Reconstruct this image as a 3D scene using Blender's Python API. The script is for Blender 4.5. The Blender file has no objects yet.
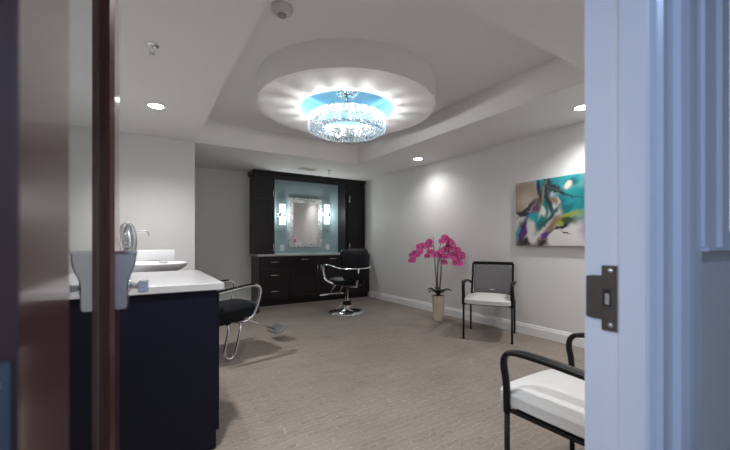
import bpy, bmesh, math, random
from mathutils import Vector, Matrix, Euler
random.seed(7)
C = bpy.context.scene.collection
PI = math.pi
S = bpy.context.scene
F = 352.0; YAW = math.atan2(.5334, .8458); CAMZ = 1.13; HZ = 242.8

# ------------------------------------------------------------------ materials
def mat(name, col, rough=.5, metal=0, spec=.5, noise=0, nscale=20, bump=0, bscale=60, coat=0, trans=0, ior=1.45,
        stretch=None, emit=None, estr=0, col2=None, alpha=1):
    m = bpy.data.materials.new(name); m.use_nodes = True
    nt = m.node_tree; b = nt.nodes['Principled BSDF']
    c = (*col, 1)
    b.inputs['Base Color'].default_value = c
    b.inputs['Roughness'].default_value = rough
    b.inputs['Metallic'].default_value = metal
    b.inputs['Specular IOR Level'].default_value = spec
    b.inputs['IOR'].default_value = ior
    b.inputs['Coat Weight'].default_value = coat
    b.inputs['Coat Roughness'].default_value = .08
    b.inputs['Transmission Weight'].default_value = trans
    b.inputs['Alpha'].default_value = alpha
    if emit:
        b.inputs['Emission Color'].default_value = (*emit, 1); b.inputs['Emission Strength'].default_value = estr
    tc = nt.nodes.new('ShaderNodeTexCoord'); mp = nt.nodes.new('ShaderNodeMapping')
    nt.links.new(tc.outputs['Object'], mp.inputs['Vector'])
    if stretch: mp.inputs['Scale'].default_value = stretch
    n = nt.nodes.new('ShaderNodeTexNoise'); n.inputs['Scale'].default_value = nscale; n.inputs['Detail'].default_value = 4
    nt.links.new(mp.outputs[0], n.inputs['Vector'])
    mx = nt.nodes.new('ShaderNodeMix'); mx.data_type = 'RGBA'
    d = col2 if col2 else tuple(max(0, x*(1-noise)) for x in col)
    mx.inputs[6].default_value = c; mx.inputs[7].default_value = (*d, 1)
    nt.links.new(n.outputs['Fac'], mx.inputs[0]); nt.links.new(mx.outputs[2], b.inputs['Base Color'])
    if bump:
        n2 = nt.nodes.new('ShaderNodeTexNoise'); n2.inputs['Scale'].default_value = bscale; n2.inputs['Detail'].default_value = 5
        nt.links.new(mp.outputs[0], n2.inputs['Vector'])
        bp = nt.nodes.new('ShaderNodeBump'); bp.inputs['Strength'].default_value = bump; bp.inputs['Distance'].default_value = .01
        nt.links.new(n2.outputs['Fac'], bp.inputs['Height']); nt.links.new(bp.outputs[0], b.inputs['Normal'])
    return m

M = {}
M['wall']    = mat('wall_paint', (.70,.693,.68), .55, noise=.03, nscale=3, bump=.05, bscale=180)
M['ceil']    = mat('ceiling_paint', (.82,.81,.805), .7, noise=.03, nscale=3, bump=.04, bscale=150)
M['blue']    = mat('blue_paint', (.33,.45,.49), .5, noise=.06, nscale=4, bump=.05, bscale=180)
M['cyan']    = mat('bright_blue_paint', (.17,.40,.55), .45, noise=.03, nscale=4)
M['trim']    = mat('white_trim_paint', (.80,.80,.80), .3, noise=.02, nscale=5, coat=.15)
M['jamb']    = mat('glossy_jamb_paint', (.72,.76,.84), .22, noise=.02, nscale=5, coat=.3)
M['espresso']= mat('espresso_wood', (.007,.005,.0065), .38, spec=.35, col2=(.012,.008,.009), nscale=14, stretch=(6,6,.5), bump=.04, bscale=30, coat=.15)
M['mahog']   = mat('mahogany', (.10,.024,.016), .28, col2=(.045,.012,.012), nscale=16, stretch=(8,8,.5), bump=.02, bscale=30, coat=.8)
M['navy']    = mat('cabinet_dark', (.004,.005,.013), .42, spec=.25, col2=(.006,.007,.016), nscale=14, stretch=(6,6,.5))
M['quartz']  = mat('white_quartz', (.50,.50,.52), .25, noise=.08, nscale=60)
M['chrome']  = mat('chrome', (.80,.82,.85), .12, metal=1, noise=.03)
M['nickel']  = mat('brushed_nickel', (.80,.83,.88), .25, metal=1, noise=.08, nscale=30)
M['hinge']   = mat('dull_hinge_steel', (.16,.20,.27), .4, metal=.9, noise=.1)
M['strike']  = mat('aged_steel', (.20,.18,.165), .38, metal=.85, noise=.2, nscale=60)
M['steelblk']= mat('black_metal', (.007,.007,.008), .45, spec=.25, noise=.1, nscale=20)
M['vinyl']   = mat('black_vinyl', (.005,.006,.009), .42, spec=.22, noise=.2, nscale=30, bump=.08, bscale=200)
M['seatw']   = mat('white_fabric', (.52,.515,.50), .7, noise=.06, nscale=60, bump=.1, bscale=250)
M['ceramic'] = mat('white_ceramic', (.78,.78,.80), .12, noise=.01, coat=.4)
M['plastic'] = mat('white_plastic', (.62,.60,.57), .4, noise=.03)
M['plasticw']= mat('outlet_plastic', (.80,.80,.78), .4, noise=.03)
M['darkgap'] = mat('dark_opening', (.02,.02,.02), .6, noise=.1)
M['footpl']  = mat('ribbed_grey_plate', (.22,.22,.23), .4, metal=.6, noise=.1)
M['pot']     = mat('stone_pot', (.62,.51,.43), .5, col2=(.46,.36,.29), nscale=9, bump=.1, bscale=30)
M['leaf']    = mat('orchid_leaf', (.025,.05,.022), .35, noise=.4, nscale=12)
M['stem']    = mat('orchid_stem', (.16,.13,.085), .6, noise=.35, nscale=40)
M['petal']   = mat('magenta_petal', (.78,.03,.34), .55, col2=(.92,.28,.56), nscale=14)
M['petalc']  = mat('flower_heart', (.22,.0,.10), .5, noise=.3, nscale=40)
M['moss']    = mat('moss', (.03,.04,.018), .9, noise=.5, nscale=40, bump=.5, bscale=60)
M['bulb']    = mat('lamp_lens', (1,1,1), .5, emit=(1,.97,.92), estr=14)
M['bulbc']   = mat('crystal_lamp', (1,1,1), .5, emit=(.92,.97,1), estr=5)
M['sconceg'] = mat('sconce_glass', (1,1,1), .4, emit=(1,1,.96), estr=.95)
M['crystal'] = mat('crystal', (.93,.95,.96), .08, trans=.6, ior=1.5, noise=.1, nscale=60)
M['mirror']  = mat('mirror_glass', (.80,.80,.81), .02, metal=1)
M['red_back']= mat('vent_grey', (.33,.33,.33), .6)

def crystalmat():
    m = bpy.data.materials.new('crystal'); m.use_nodes = True; nt = m.node_tree
    for n in list(nt.nodes):
        if n.type != 'OUTPUT_MATERIAL': nt.nodes.remove(n)
    out = [n for n in nt.nodes if n.type == 'OUTPUT_MATERIAL'][0]
    tc = nt.nodes.new('ShaderNodeTexCoord'); nz = nt.nodes.new('ShaderNodeTexNoise'); nz.inputs['Scale'].default_value = 45
    nt.links.new(tc.outputs['Object'], nz.inputs[0])
    mr = nt.nodes.new('ShaderNodeMapRange'); mr.inputs[1].default_value = .35; mr.inputs[2].default_value = .65; mr.inputs[3].default_value = .04; mr.inputs[4].default_value = .30
    nt.links.new(nz.outputs['Fac'], mr.inputs[0])
    t = nt.nodes.new('ShaderNodeBsdfTranslucent'); t.inputs[0].default_value = (.92,.94,.95,1)
    g = nt.nodes.new('ShaderNodeBsdfGlass'); g.inputs['Roughness'].default_value = .05; g.inputs['IOR'].default_value = 1.5
    mx = nt.nodes.new('ShaderNodeMixShader')
    nt.links.new(mr.outputs[0], mx.inputs[0]); nt.links.new(g.outputs[0], mx.inputs[1]); nt.links.new(t.outputs[0], mx.inputs[2])
    nt.links.new(mx.outputs[0], out.inputs[0])
    return m
M['crystal'] = crystalmat()
def glassmat(name, tint=(1,1,1), refl=.12):
    m = bpy.data.materials.new(name); m.use_nodes = True; nt = m.node_tree
    for n in list(nt.nodes):
        if n.type != 'OUTPUT_MATERIAL': nt.nodes.remove(n)
    out = [n for n in nt.nodes if n.type == 'OUTPUT_MATERIAL'][0]
    t = nt.nodes.new('ShaderNodeBsdfTransparent'); t.inputs[0].default_value = (*tint, 1)
    g = nt.nodes.new('ShaderNodeBsdfGlossy'); g.inputs['Roughness'].default_value = .03
    mx = nt.nodes.new('ShaderNodeMixShader')
    mx.inputs[0].default_value = .045; nt.links.new(t.outputs[0], mx.inputs[1]); nt.links.new(g.outputs[0], mx.inputs[2])
    nt.links.new(mx.outputs[0], out.inputs[0])
    return m
M['glass'] = glassmat('door_glass', (.93,.94,.95))

def carpet():
    m = bpy.data.materials.new('carpet'); m.use_nodes = True; nt = m.node_tree; b = nt.nodes['Principled BSDF']
    N = nt.nodes.new; L = nt.links.new
    b.inputs['Roughness'].default_value = .95; b.inputs['Specular IOR Level'].default_value = .15
    tc = N('ShaderNodeTexCoord')
    mp = N('ShaderNodeMapping'); mp.inputs['Rotation'].default_value = (0,0,0)
    L(tc.outputs['Object'], mp.inputs[0])
    br = N('ShaderNodeTexBrick'); br.inputs['Scale'].default_value = 1
    br.inputs['Brick Width'].default_value = .19; br.inputs['Row Height'].default_value = .042
    br.inputs['Mortar Size'].default_value = .0045; br.inputs['Mortar Smooth'].default_value = .6
    br.inputs['Color1'].default_value = (.17,.145,.128,1); br.inputs['Color2'].default_value = (.245,.212,.19,1)
    br.inputs['Mortar'].default_value = (.35,.31,.28,1)
    nz0 = N('ShaderNodeTexNoise'); nz0.inputs['Scale'].default_value = 9; L(tc.outputs['Object'], nz0.inputs[0])
    vm = N('ShaderNodeVectorMath'); vm.operation = 'MULTIPLY_ADD'
    L(nz0.outputs['Color'], vm.inputs[0]); vm.inputs[1].default_value = (.07,.07,0); L(mp.outputs[0], vm.inputs[2])
    L(vm.outputs[0], br.inputs['Vector'])
    n1 = N('ShaderNodeTexNoise'); n1.inputs['Scale'].default_value = 2.2; n1.inputs['Detail'].default_value = 5; L(tc.outputs['Object'], n1.inputs[0])
    n2 = N('ShaderNodeTexNoise'); n2.inputs['Scale'].default_value = 34; n2.inputs['Detail'].default_value = 6; L(tc.outputs['Object'], n2.inputs[0])
    mx = N('ShaderNodeMix'); mx.data_type = 'RGBA'; mx.blend_type = 'MIX'
    rmp = N('ShaderNodeMapRange'); rmp.inputs[1].default_value=.42; rmp.inputs[2].default_value=.62; rmp.inputs[4].default_value=.75; L(n2.outputs['Fac'], rmp.inputs[0])
    L(rmp.outputs[0], mx.inputs[0]); mx.inputs[6].default_value = (.235,.20,.177,1); L(br.outputs['Color'], mx.inputs[7])
    mx2 = N('ShaderNodeMix'); mx2.data_type = 'RGBA'; mx2.blend_type = 'MULTIPLY'; mx2.inputs[0].default_value = .35
    cr = N('ShaderNodeMapRange'); cr.inputs[1].default_value=.3; cr.inputs[2].default_value=.7; cr.inputs[3].default_value=.7; cr.inputs[4].default_value=1.15
    L(n1.outputs['Fac'], cr.inputs[0]); L(mx.outputs[2], mx2.inputs[6]); L(cr.outputs[0], mx2.inputs[7])
    L(mx2.outputs[2], b.inputs['Base Color'])
    n3 = N('ShaderNodeTexNoise'); n3.inputs['Scale'].default_value = 260; L(tc.outputs['Object'], n3.inputs[0])
    bp = N('ShaderNodeBump'); bp.inputs['Strength'].default_value=.4; bp.inputs['Distance'].default_value=.004
    L(n3.outputs['Fac'], bp.inputs['Height']); L(bp.outputs[0], b.inputs['Normal'])
    return m
M['carpet'] = carpet()

def silvermosaic():
    m = mat('silver_mosaic', (.55,.58,.57), .35, metal=.35); nt = m.node_tree; b = nt.nodes['Principled BSDF']
    tc = nt.nodes.new('ShaderNodeTexCoord'); v = nt.nodes.new('ShaderNodeTexVoronoi'); v.inputs['Scale'].default_value = 38
    nt.links.new(tc.outputs['Object'], v.inputs['Vector'])
    cr = nt.nodes.new('ShaderNodeMapRange'); cr.inputs[3].default_value=.25; cr.inputs[4].default_value=.85
    bw = nt.nodes.new('ShaderNodeRGBToBW'); nt.links.new(v.outputs['Color'], bw.inputs[0]); nt.links.new(bw.outputs[0], cr.inputs[0])
    cb = nt.nodes.new('ShaderNodeCombineColor')
    for i in range(3): nt.links.new(cr.outputs[0], cb.inputs[i])
    nt.links.new(cb.outputs[0], b.inputs['Base Color'])
    bp = nt.nodes.new('ShaderNodeBump'); bp.inputs['Strength'].default_value=.5; bp.inputs['Distance'].default_value=.006
    nt.links.new(v.outputs['Distance'], bp.inputs['Height']); nt.links.new(bp.outputs[0], b.inputs['Normal'])
    return m
M['mosaic'] = silvermosaic()

def meshfab():
    # woven mesh back of the guest chair: fine open weave
    m = mat('mesh_weave', (.17,.165,.175), .6, noise=.1, nscale=50); nt = m.node_tree; b = nt.nodes['Principled BSDF']
    tc = nt.nodes.new('ShaderNodeTexCoord'); ch = nt.nodes.new('ShaderNodeTexChecker'); ch.inputs['Scale'].default_value = 420
    nt.links.new(tc.outputs['Object'], ch.inputs[0])
    mr = nt.nodes.new('ShaderNodeMapRange'); mr.inputs[3].default_value = .5; mr.inputs[4].default_value = .95
    nt.links.new(ch.outputs['Fac'], mr.inputs[0]); nt.links.new(mr.outputs[0], b.inputs['Alpha'])
    return m
M['mesh'] = meshfab()

# ------------------------------------------------------------------ mesh helpers
def box(bm, x0, x1, y0, y1, z0, z1, bev=0):
    t = bmesh.new(); bmesh.ops.create_cube(t, size=1)
    for v in t.verts:
        v.co = Vector(((x0+x1)/2 + v.co.x*(x1-x0), (y0+y1)/2 + v.co.y*(y1-y0), (z0+z1)/2 + v.co.z*(z1-z0)))
    if bev: bmesh.ops.bevel(t, geom=t.edges[:], offset=bev, segments=2, affect='EDGES', profile=.5)
    merge(bm, t)
def merge(bm, t, mtx=None, mi=None):
    if mtx: t.transform(mtx)
    if mi is not None:
        for f in t.faces: f.material_index = mi
    me = bpy.data.meshes.new('tmp'); t.to_mesh(me); t.free(); bm.from_mesh(me); bpy.data.meshes.remove(me)
def catmull(pts, n=8, closed=False):
    P = [Vector(p) for p in pts]; out = []
    N = len(P); rng = range(N) if closed else range(N-1)
    for i in rng:
        p0 = P[(i-1) % N] if closed or i > 0 else P[0]; p1 = P[i]; p2 = P[(i+1) % N]
        p3 = P[(i+2) % N] if closed or i+2 < N else P[-1]
        for k in range(n):
            t = k/n
            out.append(.5*((2*p1)+(p2-p0)*t+(2*p0-5*p1+4*p2-p3)*t*t+(3*p1-p0-3*p2+p3)*t**3))
    if not closed: out.append(P[-1])
    return out
def tube(bm, pts, r, seg=10, closed=False, flat=None, cap=True):
    """sweep a round (or flat = (rx, ry)) section along pts"""
    P = [Vector(p) for p in pts]; N = len(P); rings = []
    up = Vector((0,0,1)); prev = None
    for i in range(N):
        a = P[(i-1) % N] if (closed or i > 0) else P[i]; b = P[(i+1) % N] if (closed or i < N-1) else P[i]
        d = (b-a).normalized()
        if prev is None:
            s = d.cross(up)
            if s.length < 1e-3: s = d.cross(Vector((0,1,0)))
            s.normalize()
        else:
            s = prev - d*prev.dot(d)
            if s.length < 1e-4: s = d.cross(up)
            s.normalize()
        prev = s; t = s.cross(d)
        rr = r[i] if isinstance(r, (list, tuple)) else r
        rx, ry = (flat if flat else (rr, rr))
        rings.append([bm.verts.new(P[i] + s*math.cos(2*PI*k/seg)*rx + t*math.sin(2*PI*k/seg)*ry) for k in range(seg)])
    for i in range(N if closed else N-1):
        A, B = rings[i], rings[(i+1) % N]
        for k in range(seg):
            f = bm.faces.new((A[k], A[(k+1) % seg], B[(k+1) % seg], B[k])); f.smooth = True
    if not closed and cap:
        bm.faces.new(rings[0][::-1]); bm.faces.new(rings[-1])
def rod(bm, a, b, r, seg=10): tube(bm, [a, b], r, seg)
def lathe(bm, prof, cx=0, cy=0, seg=40, smooth=True, closed=False):
    rings = []
    for (r, z) in prof:
        if r < 1e-5: rings.append([bm.verts.new((cx, cy, z))])
        else: rings.append([bm.verts.new((cx+r*math.cos(2*PI*k/seg), cy+r*math.sin(2*PI*k/seg), z)) for k in range(seg)])
    n = len(rings)
    for i in range(n if closed else n-1):
        A, B = rings[i], rings[(i+1) % n]
        for k in range(seg):
            k2 = (k+1) % seg
            if len(A) == 1 and len(B) == 1: continue
            if len(A) == 1: f = bm.faces.new((A[0], B[k2], B[k]))
            elif len(B) == 1: f = bm.faces.new((A[k], A[k2], B[0]))
            else: f = bm.faces.new((A[k], A[k2], B[k2], B[k]))
            f.smooth = smooth
def prism(bm, poly, z0, z1, axis='z', bev=0):
    t = bmesh.new()
    a = [t.verts.new((x, y, z0)) for x, y in poly]; b = [t.verts.new((x, y, z1)) for x, y in poly]
    t.faces.new(a[::-1]); t.faces.new(b)
    for i in range(len(poly)):
        j = (i+1) % len(poly); t.faces.new((a[i], a[j], b[j], b[i]))
    if bev: bmesh.ops.bevel(t, geom=t.edges[:], offset=bev, segments=2, affect='EDGES')
    if axis == 'y': t.transform(Matrix(((1,0,0,0),(0,0,1,0),(0,1,0,0),(0,0,0,1))))   # poly is (x, z), extruded in y
    if axis == 'x': t.transform(Matrix(((0,0,1,0),(1,0,0,0),(0,1,0,0),(0,0,0,1))))   # poly is (y, z), extruded in x
    merge(bm, t)
def obj(name, bm, m, parent=None, smooth=False):
    bmesh.ops.recalc_face_normals(bm, faces=bm.faces)
    me = bpy.data.meshes.new(name); bm.to_mesh(me); bm.free()
    for k in (m if isinstance(m, (list, tuple)) else [m]): me.materials.append(k)
    if smooth:
        for p in me.polygons: p.use_smooth = True
    o = bpy.data.objects.new(name, me); C.objects.link(o)
    if parent: o.parent = parent
    return o
def B(): return bmesh.new()
def tag(o, label, cat, group=None):
    o['label'] = label; o['category'] = cat
    if group: o['group'] = group
    return o
def thing(name, label, cat, loc=(0,0,0), rotz=0, group=None):
    o = bpy.data.objects.new(name, None); C.objects.link(o); o.location = loc; o.rotation_euler = (0,0,rotz)
    return tag(o, label, cat, group)
def struct(name, bm, m, parent=None, label=None):
    o = obj(name, bm, m, parent)
    if not parent: o['kind'] = 'structure'
    if label: o['label'] = label
    return o
def copytree(o, parent=None):
    c = o.copy(); C.objects.link(c)
    if parent: c.parent = parent
    for ch in list(o.children): copytree(ch, c)
    return c

# ------------------------------------------------------------------ room shell
ZC = 2.44; ZT = 2.74
CHE = .5; CHR = 3.1
XL, XR, YF, YB = -1.35, 4.02, .381, 6.70
TX0, TX1, TY0, TY1 = .57, 3.04, 1.37, 5.05
b = B(); box(b, -2.2, 4.3, -1.9, 7.0, -.12, 0); struct('floor', b, M['carpet'])
b = B(); box(b, XR, XR+.12, .24, YB+.12, 0, 2.9); struct('wall_right', b, M['wall'])
b = B(); box(b, XL-.12, XR, YB, YB+.12, 0, 2.9); struct('wall_back', b, M['wall'])
b = B(); box(b, XL-.12, XL, YF, YB, 0, 2.9); struct('wall_left', b, M['wall'])
b = B(); box(b, XL, TX0, TY1, YB, 0, ZC); struct('wall_alcove', b, M['wall'])
# ceiling: lowered border around a raised tray
b = B()
T = .5
box(b, XL, TX0, .24, YB, ZC, ZC+T); box(b, TX1, XR, .24, YB, ZC, ZC+T)
box(b, TX0, TX1, .24, TY0, ZC, ZC+T); box(b, TX0, TX1, TY1, YB, ZC, ZC+T)
box(b, TX0, TX1, TY0, TY1, ZT, ZC+T)
struct('ceiling', b, M['ceil'])
# round drum hanging in the tray with a recessed blue centre
DX, DY, DR, DZ = 1.80, 3.20, .90, 2.51
b = B(); lathe(b, [(.485, DZ), (DR, DZ), (DR, ZT-.001), (.485, ZT-.001)], DX, DY, 96, False, True)
dr = struct('trim_1', b, M['ceil'])
b = B(); lathe(b, [(.484, DZ+.004), (.484, 2.70), (0, 2.70)], DX, DY, 96, False)
obj('recess_lining', b, M['cyan'], dr)
# baseboards
def bb_profile(): return [(0,0),(.016,0),(.016,.095),(.010,.105),(.010,.118),(.004,.13),(0,.13)]
b = B(); prism(b, [(XR-x, z) for x, z in bb_profile()], .50, 6.19, 'y'); struct('baseboard_right', b, M['trim'])
b = B(); prism(b, [(YB-x, z) for x, z in bb_profile()], TX0, 1.70, 'x'); struct('baseboard_back', b, M['trim'])
b = B(); prism(b, [(TY1-x, z) for x, z in bb_profile()], XL, TX0, 'x'); struct('baseboard_alcove', b, M['trim'])
# front wall (with the doorway and sidelight) and the hallway
Y0 = .262
b = B()
box(b, -2.2, -.165, Y0+.002, YF, 0, 2.9)
box(b, -.165, .83, Y0+.002, YF, 2.12, 2.9)
box(b, .83, 1.20, Y0+.002, YF, 0, 2.9)
box(b, 1.20, 1.50, Y0+.002, YF, 0, 1.15); box(b, 1.20, 1.50, Y0+.002, YF, 2.1, 2.9)
box(b, 1.50, 4.02, Y0+.002, YF, 0, 2.9)
struct('wall_front', b, M['wall'])
b = B(); box(b, -2.3, -2.2, -1.9, YF, 0, 2.9); struct('wall_hall_left', b, M['wall'])
b = B(); box(b, 2.6, 2.7, -1.9, Y0, 0, 2.9); struct('wall_hall_right', b, M['wall'])
b = B(); box(b, -2.2, 2.6, -1.9, -1.8, 0, 2.9); struct('wall_hall_back', b, M['wall'])
b = B(); box(b, -2.2, 2.6, -1.8, .24, 2.6, 2.7); struct('ceiling_hall', b, M['ceil'])

# door frame: jamb with stop + moulded hall-side casing (plan profile, extruded up)
b = B()
JX = .797
prism(b, [(JX, YF+.004), (JX, .318), (JX-.012, .316), (JX-.012, .274), (JX-.010, .268), (JX-.002, .262), (.83, .262), (.83, YF+.004)], 0, 2.10)
prism(b, [(JX, Y0-.002), (JX+.004, Y0-.010), (JX+.012, Y0-.006), (JX+.07, Y0-.004), (JX+.078, Y0-.014), (JX+.105, Y0-.020), (JX+.118, Y0-.012), (JX+.118, Y0+.002), (JX, Y0+.002)], 0, 2.14)
prism(b, [(JX+.004, YF), (JX+.09, YF), (JX+.09, YF+.014), (JX+.012, YF+.008), (JX+.004, YF+.006)], 0, 2.14)
box(b, -.165, -.125, Y0, YF-.02, 0, 2.10); box(b, -.165, .83, Y0, YF, 2.08, 2.12)
box(b, -.25, -.135, Y0-.016, Y0+.002, 0, 2.14)
fr = struct('trim_2', b, M['jamb'])
# strike plate on the right jamb
b = B()
zc = 1.13 - 53.5*.735/352
prism(b, [(.324, zc+.066), (.352, zc+.066), (.352, zc+.045), (.371, zc+.045), (.376, zc+.043), (.376, zc-.043), (.371, zc-.045), (.352, zc-.045), (.352, zc-.066), (.324, zc-.066)], JX-.0016, JX+.0006, 'x')
box(b, JX-.002, JX+.012, .374, .382, zc-.043, zc+.043, .001)
sp = obj('strike_plate', b, M['strike'], fr); sp['label'] = 'dark metal strike plate with a latch hole'
b = B(); box(b, JX-.0026, JX-.0012, .335, .350, zc-.016, zc+.018); hole = obj('latch_hole', b, M['darkgap'], sp)
b = B(); box(b, JX-.0032, JX-.0022, .337, .345, zc-.013, zc+.009); obj('latch_bolt_pocket', b, M['nickel'], sp)
for s in (-1, 1):
    b = B(); t = B(); lathe(t, [(0,.0012),(.003,.001),(.0042,0)], 0, 0, 16); merge(b, t, Matrix.Translation((JX-.0018, .336, zc+s*.055)) @ Matrix.Rotation(-PI/2, 4, 'Y')); obj('screw', b, M['nickel'], sp)
# sidelight beside the door: mouldings, glass above, recessed panel below
b = B()
yy = Y0
prism(b, [(.915, yy+.002), (.915, yy-.008), (.965, yy-.010), (.975, yy-.004), (1.03, yy-.004), (1.03, yy+.002)], 0, 2.14)
prism(b, [(1.03, yy+.002), (1.03, yy-.010), (1.09, yy-.012), (1.10, yy-.005), (1.13, yy-.005), (1.14, yy-.013), (1.195, yy-.013), (1.205, yy), (1.205, yy+.002)], 1.118, 2.12)
prism(b, [(1.205, yy+.002), (1.205, yy-.002), (1.5, yy-.002), (1.5, yy+.002)], 1.118, 1.16)
prism(b, [(1.5, yy+.002), (1.5, yy-.012), (1.6, yy-.012), (1.6, yy+.002)], 0, 2.12)
prism(b, [(1.03, yy+.002), (1.03, yy-.016), (1.5, yy-.016), (1.5, yy+.002)], 1.112, 1.12)
sl = struct('window_1', b, M['jamb'])
b = B(); box(b, 1.201, 1.499, .315, .321, 1.151, 2.099); obj('window_pane', b, M['glass'], sl)

# ------------------------------------------------------------------ glazed mahogany door, opened into the room
ang = math.atan(.022)
HY = .36; dx0 = -.084+.016*HY
door = B(); TH = .047; LN = .90
# local frame: x = across thickness (0 = right face, -TH = left face), y = along the door from the hinge
ws, wl = .194, .155
prism(door, [(0,0),(0,ws-.012),(-.012,ws-.002),(-.017,ws),(-.025,ws),(-.03,ws-.002),(-TH,ws-.012),(-TH,0)], .01, 2.05)
prism(door, [(0,LN),(0,LN-wl+.010),(-.006,LN-wl+.004),(-.010,LN-wl),(-.032,LN-wl),(-.036,LN-wl+.004),(-TH,LN-wl+.010),(-TH,LN)], .01, 2.05)
box(door, -TH, 0, ws-.004, LN-wl+.004, .01, .30); box(door, -TH, 0, ws-.004, LN-wl+.004, 1.90, 2.05)
box(door, -.0215, -.0205, LN-wl-.0012, LN-wl+.001, .3, 1.9)
dobj = obj('door_1', door, M['mahog']); dobj['kind'] = 'structure'
dobj.location = (dx0, HY, 0); dobj.rotation_euler = (0,0,-ang)
b = B(); box(b, -.024, -.018, ws-.003, LN-wl+.003, .30, 1.90); obj('glass_pane', b, M['glass'], dobj)
# hinges on the near edge
for hz in (.25, .985, 1.80):
    b = B(); prism(b, [(-.0415,-.0030),(-.004,-.0030),(-.004,.0002),(-.0415,.0002)], hz-.058, hz+.058)
    tube(b, [(-TH-.004,-.004,hz-.055),(-TH-.004,-.004,hz+.055)], .005, 12)
    h = obj('hinge', b, M['hinge'], dobj)
    for q in (-.04, -.013, .013, .04):
        t = B(); lathe(t, [(0,.0014),(.0035,.001),(.005,0)], 0, 0, 14); bb = B()
        merge(bb, t, Matrix.Translation((-.02 + (.006 if abs(q) > .02 else -.006), -.003, hz+q)) @ Matrix.Rotation(PI/2, 4, 'X')); obj('screw', bb, M['nickel'], h)
# handle sets: flared housing on each face with a square ended lever pin
for sgn, x0 in ((1, 0), (-1, -TH)):
    b = B()
    zt, zb = 1.108, .954
    prof = [(0, zt), (.046, zt), (.0465, zt-.006), (.043, zt-.010), (.0435, zt-.022), (.041, zt-.040), (.034, zt-.058), (.028, zt-.074), (.026, zt-.09), (.026, zb+.012), (.024, zb+.002), (.020, zb), (0, zb)]
    yl = LN-wl+.03
    prism(b, [(x0+sgn*p, z) for p, z in prof], yl, yl+.075, 'y', .0018)
    h = obj('door_handle', b, M['nickel'], dobj)
    b = B(); box(b, min(x0, x0+sgn*.0475), max(x0, x0+sgn*.0475), yl-.002, yl+.077, zt-.009, zt+.001, .0015); obj('top_rim', b, M['chrome'], h)
    b = B(); tube(b, [(x0+sgn*p, yl-.001, z) for p, z in prof[2:-1]], .0014, 6); obj('edge_bead', b, M['strike'], h)
    b = B(); zz = 1.012
    tube(b, [(x0+sgn*.020, yl+.03, zz), (x0+sgn*.032, yl+.03, zz)], .016, 16)
    tube(b, [(x0+sgn*.030, yl+.03, zz), (x0+sgn*.056, yl+.03, zz)], .009, 16)
    box(b, min(x0+sgn*.050, x0+sgn*.074), max(x0+sgn*.050, x0+sgn*.074), yl-.005, yl+.04, zz-.017, zz+.015, .003)
    obj('lever', b, M['chrome'], h)

# ------------------------------------------------------------------ cabinetry helpers
def pull(bm, cx, y, cz, L, vertical=False):
    """bar pull standing .03 in front of y (towards -y)"""
    if vertical:
        tube(bm, [(cx, y-.03, cz-L/2), (cx, y-.03, cz+L/2)], .0065, 8)
        for s in (-1, 1): rod(bm, (cx, y, cz+s*L*.36), (cx, y-.03, cz+s*L*.36), .0045, 8)
    else:
        tube(bm, [(cx-L/2, y-.03, cz), (cx+L/2, y-.03, cz)], .0065, 8)
        for s in (-1, 1): rod(bm, (cx+s*L*.36, y, cz), (cx+s*L*.36, y-.03, cz), .0045, 8)
def shaker(bm, x0, x1, y, z0, z1, w=.055, t=.02):
    """door front whose face is at y, thickness t behind it"""
    box(bm, x0+w-.004, x1-w+.004, y+.007, y+t, z0+w-.004, z1-w+.004)
    box(bm, x0, x0+w, y, y+t, z0, z1, .0015); box(bm, x1-w, x1, y, y+t, z0, z1, .0015)
    box(bm, x0+w, x1-w, y, y+t, z0, z0+w, .0015); box(bm, x0+w, x1-w, y, y+t, z1-w, z1, .0015)

# ------------------------------------------------------------------ back vanity
VY = 6.18; TOPZ = .925
def base_cabinet(x0, x1, label, kind, hside='r'):
    t = thing('base_cabinet', label, 'cabinet', ((x0+x1)/2, (VY+YB)/2, 0), 0, 'base cabinets of the back vanity')
    cx, cy = (x0+x1)/2, (VY+YB)/2
    w = (x1-x0)/2; y0 = VY-cy; y1 = YB-cy-.002
    b = B(); box(b, -w+.001, w-.001, y0+.02, y1, .10, TOPZ-.04); box(b, -w+.001, w-.001, y0+.07, y1, 0, .10); obj('body', b, M['espresso'], t)
    if kind == 'drawers':
        for z0, z1 in ((.69, .875), (.42, .68), (.115, .41)):
            b = B(); box(b, -w+.004, w-.004, y0, y0+.02, z0, z1, .002); d = obj('drawer', b, M['espresso'], t)
            b = B(); pull(b, 0, y0, (z0+z1)/2, .15); obj('drawer_pull', b, M['nickel'], d)
    else:
        b = B(); box(b, -w+.004, w-.004, y0, y0+.02, .77, .875, .002); d = obj('drawer', b, M['espresso'], t)
        b = B(); pull(b, 0, y0, .822, .15); obj('drawer_pull', b, M['nickel'], d)
        b = B(); shaker(b, -w+.004, w-.004, y0, .115, .76); d = obj('door', b, M['espresso'], t)
        b = B(); pull(b, (w-.035) if hside == 'r' else (-w+.035), y0, .64, .15, True); obj('door_pull', b, M['nickel'], d)
xs = [1.71, 2.27, 2.85, 3.43, XR-.012]
base_cabinet(xs[0], xs[1], 'dark espresso base cabinet with three drawers, left end of the vanity', 'drawers')
base_cabinet(xs[1], xs[2], 'dark base cabinet below the mirror, with one drawer over a door', 'door')
base_cabinet(xs[2], xs[3], 'dark base cabinet directly behind the black styling chair', 'door', 'l')
base_cabinet(xs[3], xs[4], 'dark drawer base cabinet in the right corner against the right wall', 'drawers')
b = B(); box(b, 1.675, XR-.004, VY-.03, YB-.002, TOPZ-.035, TOPZ, .004)
tag(obj('countertop', b, M['quartz']), 'white countertop along the back vanity under the mirror', 'countertop')
UY = 6.36
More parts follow.
